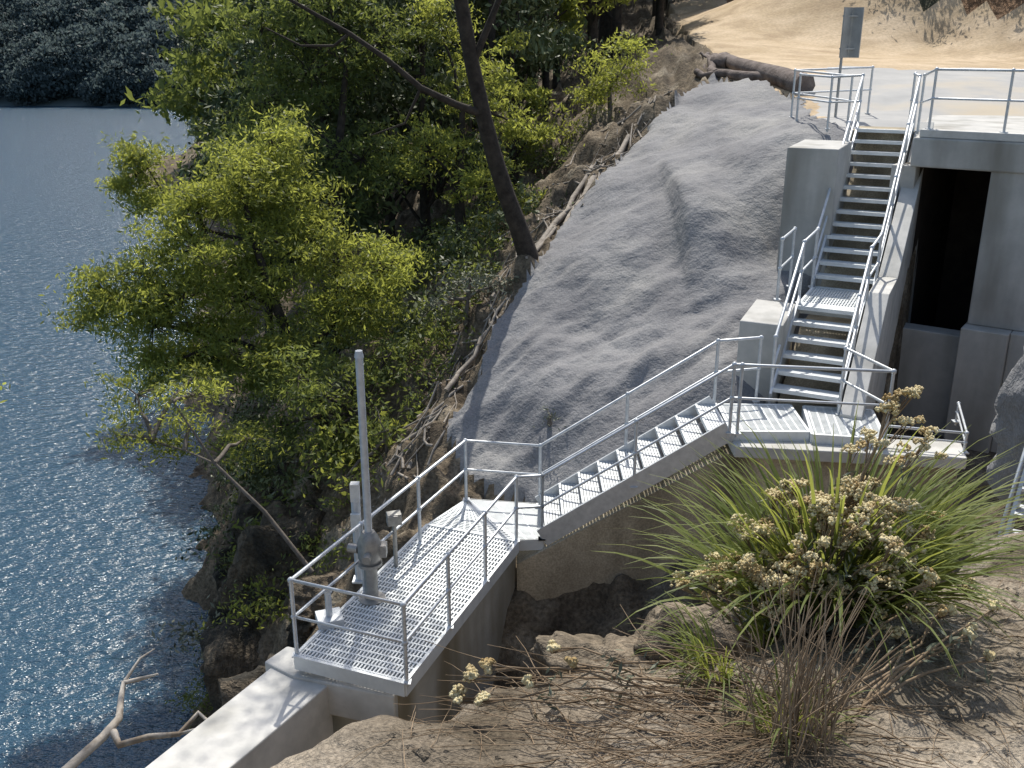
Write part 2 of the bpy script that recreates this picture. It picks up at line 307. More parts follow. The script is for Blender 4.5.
def gratequad(bb,p00,p10,p11,p01,z):
    P=[Vector((p[0],p[1],z)) for p in (p00,p10,p11,p01)]
    n1=int((P[3]-P[0]).length/.045); n2=int((P[1]-P[0]).length/.11)
    for k in range(n1+1): t=k/n1; bb.beam(P[0].lerp(P[3],t),P[1].lerp(P[2],t),.018,.03)
    for k in range(n2+1): t=k/n2; bb.beam(P[0].lerp(P[1],t)+Vector((0,0,.003)),P[3].lerp(P[2],t)+Vector((0,0,.003)),.022,.026)
    for a_,b_ in ((0,1),(1,2),(2,3),(3,0)): bb.beam(P[a_]-Vector((0,0,.07)),P[b_]-Vector((0,0,.07)),.035,.17)
q=P0+A2*1.72-B2*.48; grating(bt,q,A2,B2,1.2,.96,-3.955)
grating(bt,(2.99,12.42),(1,-.02),(0.02,1),1.05,1.05,-5.055)
q=np.array((4.06,12.32)); grating(bt,q,(.985,-.17),(.17,.985),.95,1.1,-5.058)
bt.obj('grating_treads',['grate'],stair); bs.obj('steel_stringers',['galv'],stair)
b=B()
def wpoly(a0,a1,b0,b1): return [tuple(P0+A2*a0+B2*b0),tuple(P0+A2*a0+B2*b1),tuple(P0+A2*a1+B2*b1),tuple(P0+A2*a1+B2*b0)]
b.prism(wpoly(0,1.68,-.44,.44),-7.5,[-5.42,-5.42,-4.33,-4.33]); b.prism(wpoly(1.685,2.9,-.44,.44),-7.5,-4.30); b.prism(wpoly(2.905,6.34,-.44,.44),-7.5,[-4.33,-4.33,-2.0,-2.0])
b.prism(wpoly(6.345,7.4,-.6,.6),-3,-1.63)
b.obj('concrete_stair_base',['concdark'],stair)
b=B()
b.prism(wpoly(-.2,1.68,.53,.83),-7.5,[-5.0,-5.0,-3.65,-3.65]); b.prism(wpoly(1.683,2.9,.53,.83),-7.5,-3.65); b.prism(wpoly(2.903,6.6,.53,.83),-7.5,[-3.65,-3.65,-1.45,-1.45])
b.obj('stair_side_wall',['concbright'],stair,bevel=.01)
b=B()
b.prism([(4.72,17.25),(5.50,16.92),(6.2,18.35),(5.42,18.7)],-5.5,-1.74)
b.obj('concrete_pier',['conc'],bevel=.02)
b=B()
b.prism([(3.42,14.25),(4.0,13.97),(4.45,14.95),(3.9,15.25)],-6.5,[-3.98,-3.98,-3.9,-3.9])
b.obj('concrete_pier',['conc'],bevel=.02)

# ---------------- intake structure
O=np.array((7.06,17.45)); W=np.array((.82,-.572)); NN=np.array((.572,.82))
def ip(t,n): q=O+W*t+NN*n; return (q[0],q[1])
def ib(bb,t0,t1,n0,n1,z0,z1,mi=0): bb.prism([ip(t0,n0),ip(t1,n0),ip(t1,n1),ip(t0,n1)],z0,z1,mi)
intake=empty('intake_structure')
b=B()
ib(b,-.42,0,0,.3,-7.5,-2.085); ib(b,.003,1.18,-.06,.35,-7.5,-4.97); ib(b,1.183,1.95,-.42,.35,-7.5,-4.72)
ib(b,1.22,2.6,-.1,.35,-4.717,-1.95); ib(b,1.953,7,-.3,.35,-7.5,-4.72); ib(b,2.603,7,0,.3,-4.717,-2.085)
b.obj('front_wall',['conc'],intake,bevel=.02)
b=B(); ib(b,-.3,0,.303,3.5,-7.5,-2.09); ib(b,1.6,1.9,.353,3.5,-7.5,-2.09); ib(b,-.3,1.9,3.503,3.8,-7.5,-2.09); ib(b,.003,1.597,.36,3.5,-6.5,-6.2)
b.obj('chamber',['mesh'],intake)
b=B()
b.prism([ip(-.08,-.14),ip(1.2,-.14),ip(8,-.14),ip(8,6.5),(9.6,23.4),(7.75,19.1),(7.45,18.35)],-2.08,-1.585)
b.obj('deck_slab',['conc'],intake,bevel=.03)
b=B(); b.prism([ip(0,-.1),ip(8,-.1),ip(8,.1),ip(0,.1)],-1.582,-1.45); b.obj('kerb',['concbright'],intake,bevel=.015)

# ---------------- platform
pl=empty('walkway_platform')
b=B()
pu=np.array((.362,.932)); pv=np.array((-.932,.362))
E1=np.array((-1.17,9.05))
grating(b,E1,pu,pv,3.45,1.4,DZ)
b2=B()
for k in np.linspace(.3,3.2,6):
    c=E1+pu*k; d=c+pv*1.4; b2.beam((c[0],c[1],DZ-.1),(d[0],d[1],DZ-.1),.06,.12)
b2.obj('cross_beams',['galv'],pl)
gratequad(b,(.08,12.33),(.44,12.36),(.44,13.45),(-.66,13.62),DZ-.002)
gratequad(b,(-1.22,12.79),(.06,12.31),(-.68,13.6),(-.70,13.62),DZ-.004)
b.obj('grating_deck',['grate'],pl)

# ---------------- handrails
def rail(name,pts,div=None,h=.98,r=.023):
    b=B(); P=[Vector(p) for p in pts]; up=Vector((0,0,1))
    b.tube([p+up*h for p in P],r,8); b.tube([p+up*h*.52 for p in P],r*.85,8)
    posts=[P[0]]
    for i in range(len(P)-1):
        l=(P[i+1]-P[i]).length; n=max(1,round(l/1.35))
        for k in range(1,n+1): posts.append(P[i].lerp(P[i+1],k/n))
    for q in posts:
        b.tube([q-up*.05,q+up*(h-.01)],r*1.05,8); b.ball(q+up*h,r*1.65); b.ball(q+up*h*.52,r*1.6)
        b.obox(q+up*.008,(.05,0,0),(0,.05,0),(0,0,.008))
    return b.obj(name,['galv'])
e=lambda p,z=DZ:(p[0],p[1],z)
E1r=E1+pu*.04; E2=E1+pv*1.4+pu*.04
rail('handrail',[(.42,12.37,DZ),(.06,12.32,DZ),e(E1r),e(E2),(-.70,13.62,DZ),(.42,13.43,DZ),(2.95,13.46,-5.04),(3.6,13.62,-5.04)])
rail('handrail',[(.42,12.37,DZ),(2.95,12.38,-5.04),(3.05,12.36,-5.04),(4.95,12.08,-5.04),tuple(A3(-.1,.5,-5.04)),tuple(A3(1.68,.5,-3.94)),tuple(A3(2.9,.5,-3.94)),tuple(A3(6.34,.5,-1.61)),(7.5,19.15,-1.58)])
rail('handrail',[tuple(A3(.05,-.5,-5.04)),tuple(A3(1.68,-.5,-3.94)),tuple(A3(2.85,-.5,-3.94))])
rail('handrail',[tuple(A3(1.75,-.85,-3.94)),tuple(A3(2.75,-.85,-3.94))])
rail('handrail',[tuple(A3(2.9,-.5,-3.94)),tuple(A3(6.34,-.5,-1.61)),(6.2,19.9,-1.66),(6.0,21.4,-1.66)])
rail('handrail',[(6.75,20.4,-1.66),(6.1,22.2,-1.6),(7.9,22.6,-1.55)])
rail('handrail',[(7.42,18.5,-1.58),(*ip(.12,.0),-1.45),(*ip(1.3,0),-1.45),(*ip(7,0),-1.45)])
rail('guard_rail',[(4.98,12.25,-5.16),(5.98,11.98,-5.16),(6.4,13.2,-5.2)],h=.28,r=.018)

# ---------------- gate actuator
b=B(); up=Vector((0,0,1)); c=Vector((-1.76,10.78,DZ))
b.tube([c,c+up*.03],.17,16,1); b.tube([c+up*.03,c+up*.5],.085,16,1); b.tube([c+up*.5,c+up*.54],.15,16,1)
b.tube([c+up*.54,c+up*.62,c+up*.80,c+up*.9,c+up*.96],[.12,.15,.15,.11,.075],16,1)
b.tube([c+up*.96,c+up*3.2],.047,16); b.tube([c+up*3.2,c+up*3.28],[.055,.042],16)
b.obox(c+Vector((.14,.02,.7)),(.07,0,0),(0,.07,0),(0,0,.08),1); b.tube([c+Vector((.0,-.12,.7)),c+Vector((0,-.27,.7))],.05,12,1)
b.tube([c+Vector((-.14,0,.72)),c+Vector((-.26,.03,.72))],.06,12,1)
b.obj('gate_actuator',['galv','galvd'])
b=B(); c=Vector((-1.98,11.25,DZ))
b.obox(c+up*.012,(.09,0,0),(0,.09,0),(0,0,.012)); b.tube([c,c+up*1.2],.06,12); b.obox(c+up*1.27,(.055,0,0),(0,.055,0),(0,0,.12),1)
b.obox(c+Vector((0,-.08,.9)),(.06,0,0),(0,.025,0),(0,0,.1),1)
b.obj('level_sensor_post',['galv','paint'])
b=B(); c=Vector((-1.55,11.6,DZ)); b.tube([c,c+up*.65],.03,10); b.obox(c+up*.72,(.09,.03,0),(-.02,.07,0),(0,0,.08)); b.obox(c+Vector((0,-.085,.73)),(.07,.02,0),(0,.01,0),(0,0,.06),0)
b.obj('control_box',['galvd','paint'],bevel=.008)
b=B(); c=Vector((-2.2,10.25,DZ)); b.obox(c+up*.06,(.14,.05,0),(-.05,.14,0),(0,0,.05)); b.tube([c+up*.1,c+up*.42],.04,10); b.ball(c+up*.45,.06)
b.obj('winch_base',['galv'])

# ---------------- sign
b=B(); c=Vector((7.0,22.0,-1.68)); b.tube([c,c+up*2.3],.03,10)
b.obox(c+Vector((.02,-.05,1.82)),(.11,.10,0),(-.008,.01,0),(0,0,.5)); b.obox(c+Vector((.24,-.0,1.82)),(.09,-.10,0),(.01,.008,0),(0,0,.5))
for k in(1.5,2.15): b.obox(c+Vector((.1,.0,k)),(.16,0,0),(0,.03,0),(0,0,.015))
b.obj('road_sign',['sign'])

# ---------------- ladder, right edge
b=B(); t=Vector((4.0,6.95,-2.95)); l=Vector((3.67,6.6,-4.05)); sd_=Vector((.5,-.25,0))*.7
for s in(0,1):
    b.beam(t+sd_*s,l+sd_*s,.03,.09); b.tube([l+sd_*s+up*.05,l+sd_*s+up*.6,t+sd_*s+up*.55,t+sd_*s],.016,6)
for k in range(6):
    q=l.lerp(t,(k+.5)/6); b.obox(q+sd_/2,sd_/2,Vector((.05,.09,0)),up*.012)
b.obj('steel_ladder',['galv'])

# ---------------- rocks
def rock(name,c,r,mat='rock',seed=0,flat=1):
    import bmesh
    bm=bmesh.new(); bmesh.ops.create_icosphere(bm,subdivisions=5,radius=1)
    co_=np.array([v.co[:] for v in bm.verts]); s=seed*3.7
    d=1+.7*fbm(co_[:,0]*1.3+s,co_[:,1]*1.3+co_[:,2]*1.7,3,seed,.6)
    for k in range(10):
        nn=rng.normal(size=3); nn/=np.linalg.norm(nn); lim=.62+.25*rng.random(); q=co_@nn*d; d=np.where(q>lim,d*lim/np.maximum(q,1e-3),d)
    d=d+.10*fbm(co_[:,0]*4+s,co_[:,1]*4+co_[:,2]*5,4,seed+2,.6)
    co_=co_*d[:,None]
    for v,q in zip(bm.verts,co_): v.co=(q[0]*r[0]*1.2+c[0],q[1]*r[1]*1.2+c[1],q[2]*r[2]*1.2+c[2])
    for f in bm.faces: f.smooth=True
    me=bpy.data.meshes.new(name); bm.to_mesh(me); bm.free(); me.materials.append(M[mat]); link(bpy.data.objects.new(name,me))
for i,(c,r) in enumerate([((-4.4,14.6,-10.6),(.9,1.0,1.3)),((-4.9,16.6,-10.6),(1.0,1.0,1.2)),((-3.9,16.2,-9.2),(.8,.9,1.0)),((-5.6,19.4,-10.9),(1.0,1.2,1.2)),((-3.7,12.6,-10.2),(.8,1.1,1.1)),((-4.6,18.4,-9.2),(.7,.8,.7)),((-3.2,13.9,-8.8),(.5,.6,.6)),((-4.0,11.3,-10.9),(.7,.9,.9))]):
    rock('shore_boulder',c,r,'rockd',i)
for i,(c,r) in enumerate([((1.2,9.9,-7.1),(.8,.6,.4)),((2.3,10.2,-6.8),(.8,.5,.45)),((.3,10.6,-8.3),(.5,.5,.4))]):
    rock('boulder',c,r,'rock',i+9)
rock('rock_outcrop',(5.43,8.0,-3.2),(1.0,1.3,1.5),'shot',5)

# ---------------- vegetation helpers
def leafgeo(C,size,tint,asp=.3,droop=0):
    n=len(C); u=rng.normal(size=(n,3)); u[:,2]-=droop; u/=np.linalg.norm(u,axis=1)[:,None]
    t=rng.normal(size=(n,3)); v=np.cross(u,t); v/=np.linalg.norm(v,axis=1)[:,None]
    s=(size*(.6+.8*rng.random(n)))[:,None]/2
    V=np.stack([C-u*s,C+v*s*asp,C+u*s,C-v*s*asp],1).reshape(-1,3)
    return V,np.arange(4*n).reshape(n,4),np.repeat(tint,4)
def crown(clumps,nsub,nleaf,sig=.2,flat=.8):
    C=[];T=[];subs=[]
    for (c,r) in clumps:
        c=np.array(c,float); m_=max(4,int(nsub*min(r,2)**1.6))
        d=rng.normal(size=(m_,3)); d/=np.linalg.norm(d,axis=1)[:,None]; rad=r*(.25+.95*rng.random(m_)**.8)
        sc=c+d*rad[:,None]*np.array((1,1,flat)); subs.append((c,sc))
        base=rng.random()*.35
        for q in sc:
            k=int(nleaf*(.4+1.2*rng.random())); g=rng.normal(size=(k,3))*sig*(.5+.8*rng.random())*np.array((1.3,1.3,.5))
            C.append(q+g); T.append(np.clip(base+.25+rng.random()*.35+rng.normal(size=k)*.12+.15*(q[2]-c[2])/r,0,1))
    return np.concatenate(C),np.concatenate(T),subs
def curve_pts(p,q,k=5,sag=.12,jit=.06):
    p=Vector(p);q=Vector(q);l=(q-p).length; o=[]
    for i in range(k+1):
        t=i/k; v=p.lerp(q,t); v.z+=math.sin(math.pi*t)*l*sag*random.uniform(.3,1)
        if 0<i<k: v+=Vector([random.gauss(0,jit*l/3) for _ in range(3)])
        o.append(v)
    return o
def tree(name,trunk,tr,clumps,nsub=30,nleaf=60,lsize=.16,leaf='lf_w',bark='barkg',sig=.22,limbs=(),asp=.3,droop=.3,twig=.012):
    b=B(); b.tube(trunk,tr,10)
    nodes=[Vector(p) for p in trunk[1:]]; 
    for a,rr in limbs: b.tube(a,rr,8); nodes+= [Vector(p) for p in a[1:]]
    C,T,subs=crown(clumps,nsub,nleaf,sig)
    for c,sc in subs:
        cv=Vector(c); q=min(nodes,key=lambda n_:(n_-cv).length+ (3 if n_.z>cv.z+.5 else 0)); pts=curve_pts(q,cv,5)
        b.tube(pts,list(np.linspace(.045,.02,len(pts))),6)
        for k in range(0,len(sc),2):
            b.tube(curve_pts(cv,Vector(sc[k]),3,.05),[.016,.012,.008,twig*.4],4,cap=False)
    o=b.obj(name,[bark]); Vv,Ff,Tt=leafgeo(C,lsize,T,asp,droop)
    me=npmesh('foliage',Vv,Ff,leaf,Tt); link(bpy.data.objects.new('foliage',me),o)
    return o
tree('wattle_tree',[(-3.6,18.6,-8.4),(-3.9,18.7,-7.2),(-4.3,18.8,-6.2),(-4.7,19,-5),(-5.1,19.3,-3.8),(-5.4,19.8,-2.8)],[.16,.14,.12,.1,.07,.04],
 [((-5.4,20,-2.7),1.0),((-6.1,19,-3.8),1.0),((-7.3,20,-2.1),.45),((-7.6,20,-2.6),.45),((-7.2,20,-3.1),.4),((-7.6,18,-4.6),.65),((-6.8,18,-5.1),.85),((-5.4,19,-4.9),1.1),((-4.2,20,-4.1),1.05),((-3.3,19,-5.2),.9),((-7.0,18.4,-4.2),.5),((-4.8,18.2,-5.9),.9),((-2.6,19.6,-4.4),.75),((-4.6,20.4,-3.1),.9),((-5.9,18.5,-5.9),.75),((-6.2,19.2,-3.0),.5),((-5.0,21,-2.0),.75),((-6.6,17.8,-5.9),.5),((-6.2,18,-4.6),.6)],
 48,105,.12,'lf_w','bark',sig=.18,asp=.28,limbs=[([(-4.3,18.8,-6.2),(-5.4,18.5,-5.6),(-6.6,18.2,-5.2)],[.09,.06,.04]),([(-4.3,18.8,-6.2),(-3.6,19.1,-5.4),(-3.1,19.5,-4.7)],[.08,.06,.04]),([(-5.1,19.3,-3.8),(-6.2,19.7,-3.6),(-7.0,20,-3.0),(-7.3,20,-2.4)],[.05,.04,.025,.012])])
tree('wattle_tree',[(-3.3,14.3,-8.3),(-4.1,14.7,-7.4),(-4.95,15,-6.65),(-5.55,15.1,-5.6)],[.04,.034,.026,.014],
 [((-6.5,16,-5.8),.55),((-5.7,16.6,-5.7),.6),((-6.15,15.5,-6.5),.45),((-6.7,15.5,-6.4),.3),((-4.7,16.2,-6.7),.45),((-5.3,15.4,-5.6),.4),((-5.5,15.6,-6.2),.4)],
 36,55,.10,'lf_w','barkg',sig=.14,limbs=[([(-4.95,15,-6.65),(-5.5,15.2,-6.5),(-6.1,15.4,-6.4)],[.02,.015,.01])])
tree('wattle_tree',[(-2.6,17.2,-7.2),(-2.9,17.1,-6.6),(-3.4,17,-6.2)],[.06,.05,.03],[((-3.9,17,-5.8),.8),((-3.0,17.3,-6.2),.65),((-2.3,17.6,-5.6),.55),((-3.4,16.6,-7.0),.55),((-4.3,17,-6.8),.5)],30,65,.12,'lf_m','bark',sig=.17)
tree('gum_tree',[(.42,19,-4.6),(.35,19,-4.1),(.12,18.9,-3.4),(-.1,18.8,-2.8),(-.35,18.7,-2.0),(-.5,18.6,-1.4),(-.72,18.55,-.4),(-.9,18.5,.65),(-1.2,18.4,2.4),(-1.5,18.3,4.2)],[.27,.21,.18,.165,.155,.145,.135,.125,.11,.07],
 [((-1.8,18,5),1.3),((-.9,18.0,4.6),1.0),((-2.8,18.5,3.6),1.1),((-4.9,18,2.6),1.0),((-1.6,19,1.9),.5)],22,40,.16,'lf_d','bark',
 limbs=[([(-.5,18.6,-1.3),(-1.0,18.3,-1.1),(-1.6,18,-.8),(-2.2,18,-.3),(-2.8,18,.1),(-3.8,18,.65),(-4.7,18,2)],[.08,.065,.055,.045,.04,.03,.025]),
        ([(-2.8,18,.1),(-3.1,18.1,-.1),(-3.7,18.2,-.1),(-4.3,18.2,.2)],[.03,.025,.02,.012]),
        ([(-.7,18.55,-.4),(-.3,18.5,.5),(.2,18.4,1.6),(.5,18.3,3)],[.07,.055,.045,.03]),
        ([(-1.6,18,-.8),(-1.9,18,-1.4),(-2.5,17.9,-1.6)],[.03,.02,.01])])
tree('wattle_tree',[(-4.5,24,-7.8),(-4.4,24,-5),(-4.2,24.4,-2.5),(-4,25,-.5)],[.2,.16,.11,.06],
 [((-4.9,25,-.7),1.2),((-3.2,25,-.1),1.2),((-6.2,25,-1.5),1.0),((-3.6,24,-2.7),1.2),((-5.5,23.5,-2.4),1.0),((-4.5,25,1.3),1.2),((-6.8,24.8,-2.8),.8),((-6.0,25,.2),.9)],32,60,.15,'lf_m','bark',sig=.2)
tree('wattle_tree',[(-1.2,24,-5.6),(-1.3,24.2,-3.5),(-1.2,24.8,-1.5)],[.16,.12,.07],
 [((-.9,25,-1.0),1.05),((-2.0,24,-2.5),1.05),((.1,25,-2.0),.7),((-1.8,25.5,.2),.9),((-.7,23.8,-3.3),.8)],32,60,.14,'lf_w','bark',sig=.18)
tree('shrub',[(-.9,18.3,-5.2),(-.85,18.4,-4.7)],[.05,.03],[((-.8,18.4,-4.3),.55),((-1.5,18.2,-4.8),.5),((-.3,18.6,-4.5),.35)],26,60,.1,'lf_g','barkg',sig=.15)
tree('shrub',[(2.9,30,-2),(2.85,30,-1.4)],[.08,.05],[((2.9,30,-.9),.8),((3.6,30.3,-.4),.65),((2.2,29.6,-1.5),.6)],30,60,.14,'lf_w','barkg')
tree('shrub',[(-2.2,15.9,-7.2),(-2.2,15.9,-6.6)],[.04,.03],[((-2.2,15.8,-6.4),.5),((-2.9,15.6,-7.2),.5)],20,50,.1,'lf_m','barkg',sig=.15)
tree('shrub',[(.55,14.6,-6.2),(.6,14.6,-5.8)],[.02,.012],[((.6,14.6,-5.65),.2)],30,22,.06,'lf_g','barkg',sig=.08)
tree('shrub',[(-7.6,12.2,-6),(-7.4,12.2,-5)],[.04,.03],[((-7.1,12,-4.3),.34)],40,60,.11,'lf_w','barkg',sig=.13)
def proto(i,leaf,H,ncl,nsub,nleaf,ls,spread):
    b=B(); b.tube([(0,0,-1),(.1,0,H*.3),(.3,.1,H*.6),(.2,.2,H*.9)],[.22,.17,.12,.04],7)
    cl=[]
    for k in range(ncl):
        zz=H*random.uniform(.35,1); rr=spread*(1.15-abs(zz/H-.6)); a=random.uniform(0,6.28); cl.append(((math.cos(a)*rr*random.uniform(.2,1),math.sin(a)*rr*random.uniform(.2,1),zz),random.uniform(.6,1.1)*H/9))
    C,T,subs=crown(cl,nsub,nleaf,.25*H/9)
    for c,sc in subs: b.tube(curve_pts((.2,.1,max(1,c[2]-H*.18)),c,4),[.07,.055,.045,.035,.02],5,cap=False)
    me=bpy.data.meshes.new('trunk'); me.from_pydata(b.v,[],b.f); me.materials.append(M['bark']); me.polygons.foreach_set('use_smooth',b.sm)
    Vv,Ff,Tt=leafgeo(C,ls,T,.35,.3); return me,npmesh('foliage%d'%i,Vv,Ff,leaf,Tt)
prot=[proto(0,'lf_d',9,13,18,30,.28,2.4),proto(1,'lf_m',8,12,18,30,.28,2.3),proto(2,'lf_d',11,14,16,30,.31,2.2),proto(3,'lf_w',7,11,18,30,.26,2.0)]
wood=empty('woodland')
pts=[(-26.5,88),(-23.5,80),(-20.5,71),(-17.3,62),(-14.6,54),(-12.6,47),(-29.5,98),(-10.6,41),(-9.0,35.5),(-8.0,31)]
for _ in range(9000):
    y=27+90*random.random()**1.5; x=random.uniform(-.245,.15)*y
    if len(pts)>185: break
    if x>.04*y and y<46: continue
    if any((x-a)**2+(y-b_)**2<(1.7+.03*y)**2 for a,b_ in pts): continue
    pts.append((x,y))
pts+=[(3.0,38),(4.6,46)]
for _ in range(60):
    y=random.uniform(64,90); pts.append((random.uniform(.17,.62)*y,y))
pa=np.array(pts); hz=hgt(pa[:,0],pa[:,1])
for (x,y),z in zip(pts,hz):
    if z<WATER+.2: continue
    k=random.choices([0,1,2,3],[4,2.4,3,1.8])[0]; s=random.uniform(.7,1.25)
    if y<34: s*=.8
    ra=random.uniform(0,6.28)
    for me in prot[k]:
        o=bpy.data.objects.new(me.name,me); o.location=(x,y,z-.3); o.rotation_euler=(0,0,ra); o.scale=(s,s,s*1.1); link(o,wood)
pr=[]
for i,lf in enumerate(['lf_m','lf_g','lf_d','lf_w']):
    C,T,_=crown([((0,0,.4),.6),((.5,.2,.3),.45),((-.4,.3,.5),.45)],20,30,.16); Vv,Ff,Tt=leafgeo(C,.12,T,.35); pr.append(npmesh('shrub_foliage%d'%i,Vv,Ff,lf,Tt))
und=empty('understorey'); 
ux=np.array([random.uniform(-7.5,1.6) for _ in range(170)]); uy=np.array([random.uniform(14.5,30) for _ in range(170)]); uz=hgt(ux,uy)
for x,y,z in zip(ux,uy,uz):
    edge=np.interp(y,[15.2,16.7,18.7,21.8,25.5,28.8],[-1.15,-.6,.35,1.9,3.5,5.5])
    if z<WATER+.3 or x>edge-1.4: continue
    o=bpy.data.objects.new('shrub_foliage',random.choices(pr,[4,1,3,1])[0]); s=random.uniform(.6,1.4); o.location=(x,y,z-.1); o.scale=(s,s,s); o.rotation_euler=(0,0,random.uniform(0,6.28)); link(o,und)
for _ in range(90):
    t=random.random(); bx=np.interp(t,[0,.3,.6,1],[13,16.5,21,29]); by=np.interp(t,[0,.3,.6,1],[52,47,42.5,35.5]); d=abs(random.gauss(0,2.2))
    x=bx+d*.6; y=by+d-.4
    o=bpy.data.objects.new('shrub_foliage',random.choice([pr[0],pr[1],pr[2],pr[2]])); s=random.uniform(.9,2.0); o.location=(x,y,float(hgt(np.array([x]),np.array([y]))[0])-.1); o.scale=(s,s,s*.8); o.rotation_euler=(0,0,random.uniform(0,6.28)); link(o,und)
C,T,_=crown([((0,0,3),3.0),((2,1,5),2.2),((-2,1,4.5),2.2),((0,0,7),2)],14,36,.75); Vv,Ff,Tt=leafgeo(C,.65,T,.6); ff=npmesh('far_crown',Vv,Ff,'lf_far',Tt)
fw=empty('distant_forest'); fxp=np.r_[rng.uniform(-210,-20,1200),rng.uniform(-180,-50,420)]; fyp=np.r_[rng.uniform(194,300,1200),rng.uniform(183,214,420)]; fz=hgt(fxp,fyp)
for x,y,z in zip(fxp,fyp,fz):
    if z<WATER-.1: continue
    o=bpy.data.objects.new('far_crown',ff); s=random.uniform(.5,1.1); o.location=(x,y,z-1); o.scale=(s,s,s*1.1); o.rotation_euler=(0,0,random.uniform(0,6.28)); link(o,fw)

# ---------------- logs & debris
def ground_log(b,p,q,r,k=8,jit=.08,lift=.6):
    t=np.linspace(0,1,k); x=p[0]+(q[0]-p[0])*t+rng.normal(size=k)*jit; y=p[1]+(q[1]-p[1])*t+rng.normal(size=k)*jit
    z=hgt(x,y); z=z*.4+np.linspace(z[0],z[-1],k)*.6
    b.tube([(x[i],y[i],z[i]+r*lift+ (p[2] if len(p)>2 else 0)) for i in range(k)],list(np.linspace(r,r*.6,k)),8)
b=B(); ground_log(b,(7.25,25.3),(6.2,30.5),.3,9,.06); ground_log(b,(6.9,27.2),(5.3,29.6),.16); ground_log(b,(6.2,30),(7.0,36),.22,8,.15); ground_log(b,(5.6,29),(6.2,33),.13,7,.15)
for k in range(8): ground_log(b,(6.0+random.gauss(0,.4),30+k*.7),(5.5+random.gauss(0,.5),31+k*.8),.05)
b.obj('fallen_log',['log'])
b=B()
for p,q,r in [((1.1,20.6),(2.9,25.6),.11),((.2,19.6),(1.9,23.4),.09),((-.4,18.4),(.9,20.9),.07),((-1.2,16.4),(-.1,18.2),.05),((-1.7,15.2),(-1.0,17.4),.045),((-2,15.6),(-.9,16.5),.04),((0.3,20.8),(2.4,22.6),.05),((-2.4,14.8),(-1.6,16.9),.04)]: ground_log(b,p,q,r,8,.04)
for _ in range(260):
    t=random.random(); y=14.8+t*12; edge=np.interp(y,[15.2,16.7,18.7,21.8,25.5,28.8],[-1.2,-.65,.3,1.85,3.45,5.5]); x=edge-abs(random.gauss(0,1.0)); a=random.gauss(1.1,.8); l=random.uniform(.3,1.4)
    ground_log(b,(x,y),(x+math.cos(a)*l,y+math.sin(a)*l) if x+math.cos(a)*l<edge+.15 else (x-math.cos(a)*l,y+math.sin(a)*l),random.uniform(.008,.03),4,.03,1.5)
b.obj('forest_debris',['dead'])
b=B()
zb=-8.2
b.tube([(-5.5,9.2,-8.6),(-5.34,9.57,-8.25),(-5.1,10.1,zb),(-5.0,10.4,-8.15),(-5.1,10.75,-8.1),(-5.15,11.0,-8.05),(-4.95,11.0,-8.0),(-4.7,11.05,-7.95)],[.07,.06,.055,.05,.04,.035,.03,.012],8)
b.tube([(-5.0,10.2,-8.2),(-4.84,9.96,-8.2),(-4.5,10.05,-8.15),(-4.14,10.1,-8.15),(-4.0,10.45,-8.1),(-3.75,10.2,-8.1),(-3.5,10,-8.15)],[.05,.045,.04,.035,.03,.025,.01],8)
b.tube([(-5.15,11.0,-8.05),(-5.0,11.25,-7.85),(-4.85,11.4,-7.8)],[.025,.017,.008],6); b.tube([(-4.14,10.1,-8.15),(-3.9,10.0,-8.0),(-3.8,9.8,-8)],[.025,.017,.008],6)
b.tube([(-4.2,8.0,-11.6),(-4.9,8.7,-9.8),(-5.5,9.2,-8.6)],[.09,.08,.07],8)
b.obj('dead_branch',['deadpale'])

# ---------------- foreground strap-leaf plant
def blades(name,cx,cy,n,lmin,lmax,wd,mat,el=(45,88),spread=.16,bend=1.0,azr=None):
    Vs=[];Fs=[];Ts=[];k0=0; S=9
    for i in range(n):
        az=random.uniform(0,6.283) if azr is None else random.uniform(*azr); rr=spread*math.sqrt(random.random()); x=cx+math.cos(az)*rr; y=cy+math.sin(az)*rr
        L_=random.uniform(lmin,lmax); e0=math.radians(random.uniform(*el)); p=np.array((x,y,float(fgh(np.array([x]),np.array([y]))[0])-.02)); st=L_/S; wdt=wd*random.uniform(.7,1.3); tw=random.gauss(0,.3)
        side=np.array((-math.sin(az+tw),math.cos(az+tw),.25*random.gauss(0,1))); tn=random.random(); g=bend*random.uniform(.6,1.5)
        for s in range(S+1):
            t=s/S; wv=wdt*(1-t**2.2)*.5+.0006; Vs+= [p-side*wv,p+side*wv]; Ts+=[tn*(.5+.5*t)]*2
            e=e0-g*t*t*1.5; p=p+st*np.array((math.cos(az)*math.cos(e),math.sin(az)*math.cos(e),math.sin(e)))
        for s in range(S): a=k0+2*s; Fs.append((a,a+1,a+3,a+2))
        k0+=2*(S+1)
    me=npmesh(name,np.array(Vs),np.array(Fs),mat,np.array(Ts)); return link(bpy.data.objects.new(name,me))
pl1=blades('mat_rush_plant',1.32,3.58,840,.45,1.05,.019,'blade',el=(46,88),spread=.22,bend=.75)
def floret_cluster(b,c,r,n=26):
    for _ in range(n):
        a=random.uniform(0,6.28); q=math.sqrt(random.random())*r; h=math.sqrt(max(0,1-(q/r)**2))*r*.55
        p=Vector((c[0]+math.cos(a)*q,c[1]+math.sin(a)*q,c[2]+h+random.gauss(0,.004))); s=random.uniform(.005,.0095)
        vs=[p+Vector(d)*s for d in((1,0,0),(-1,0,0),(0,1,0),(0,-1,0),(0,0,1),(0,0,-1))]
        b.add(vs,[(0,2,4),(2,1,4),(1,3,4),(3,0,4),(2,0,5),(1,2,5),(3,1,5),(0,3,5)],0,True)
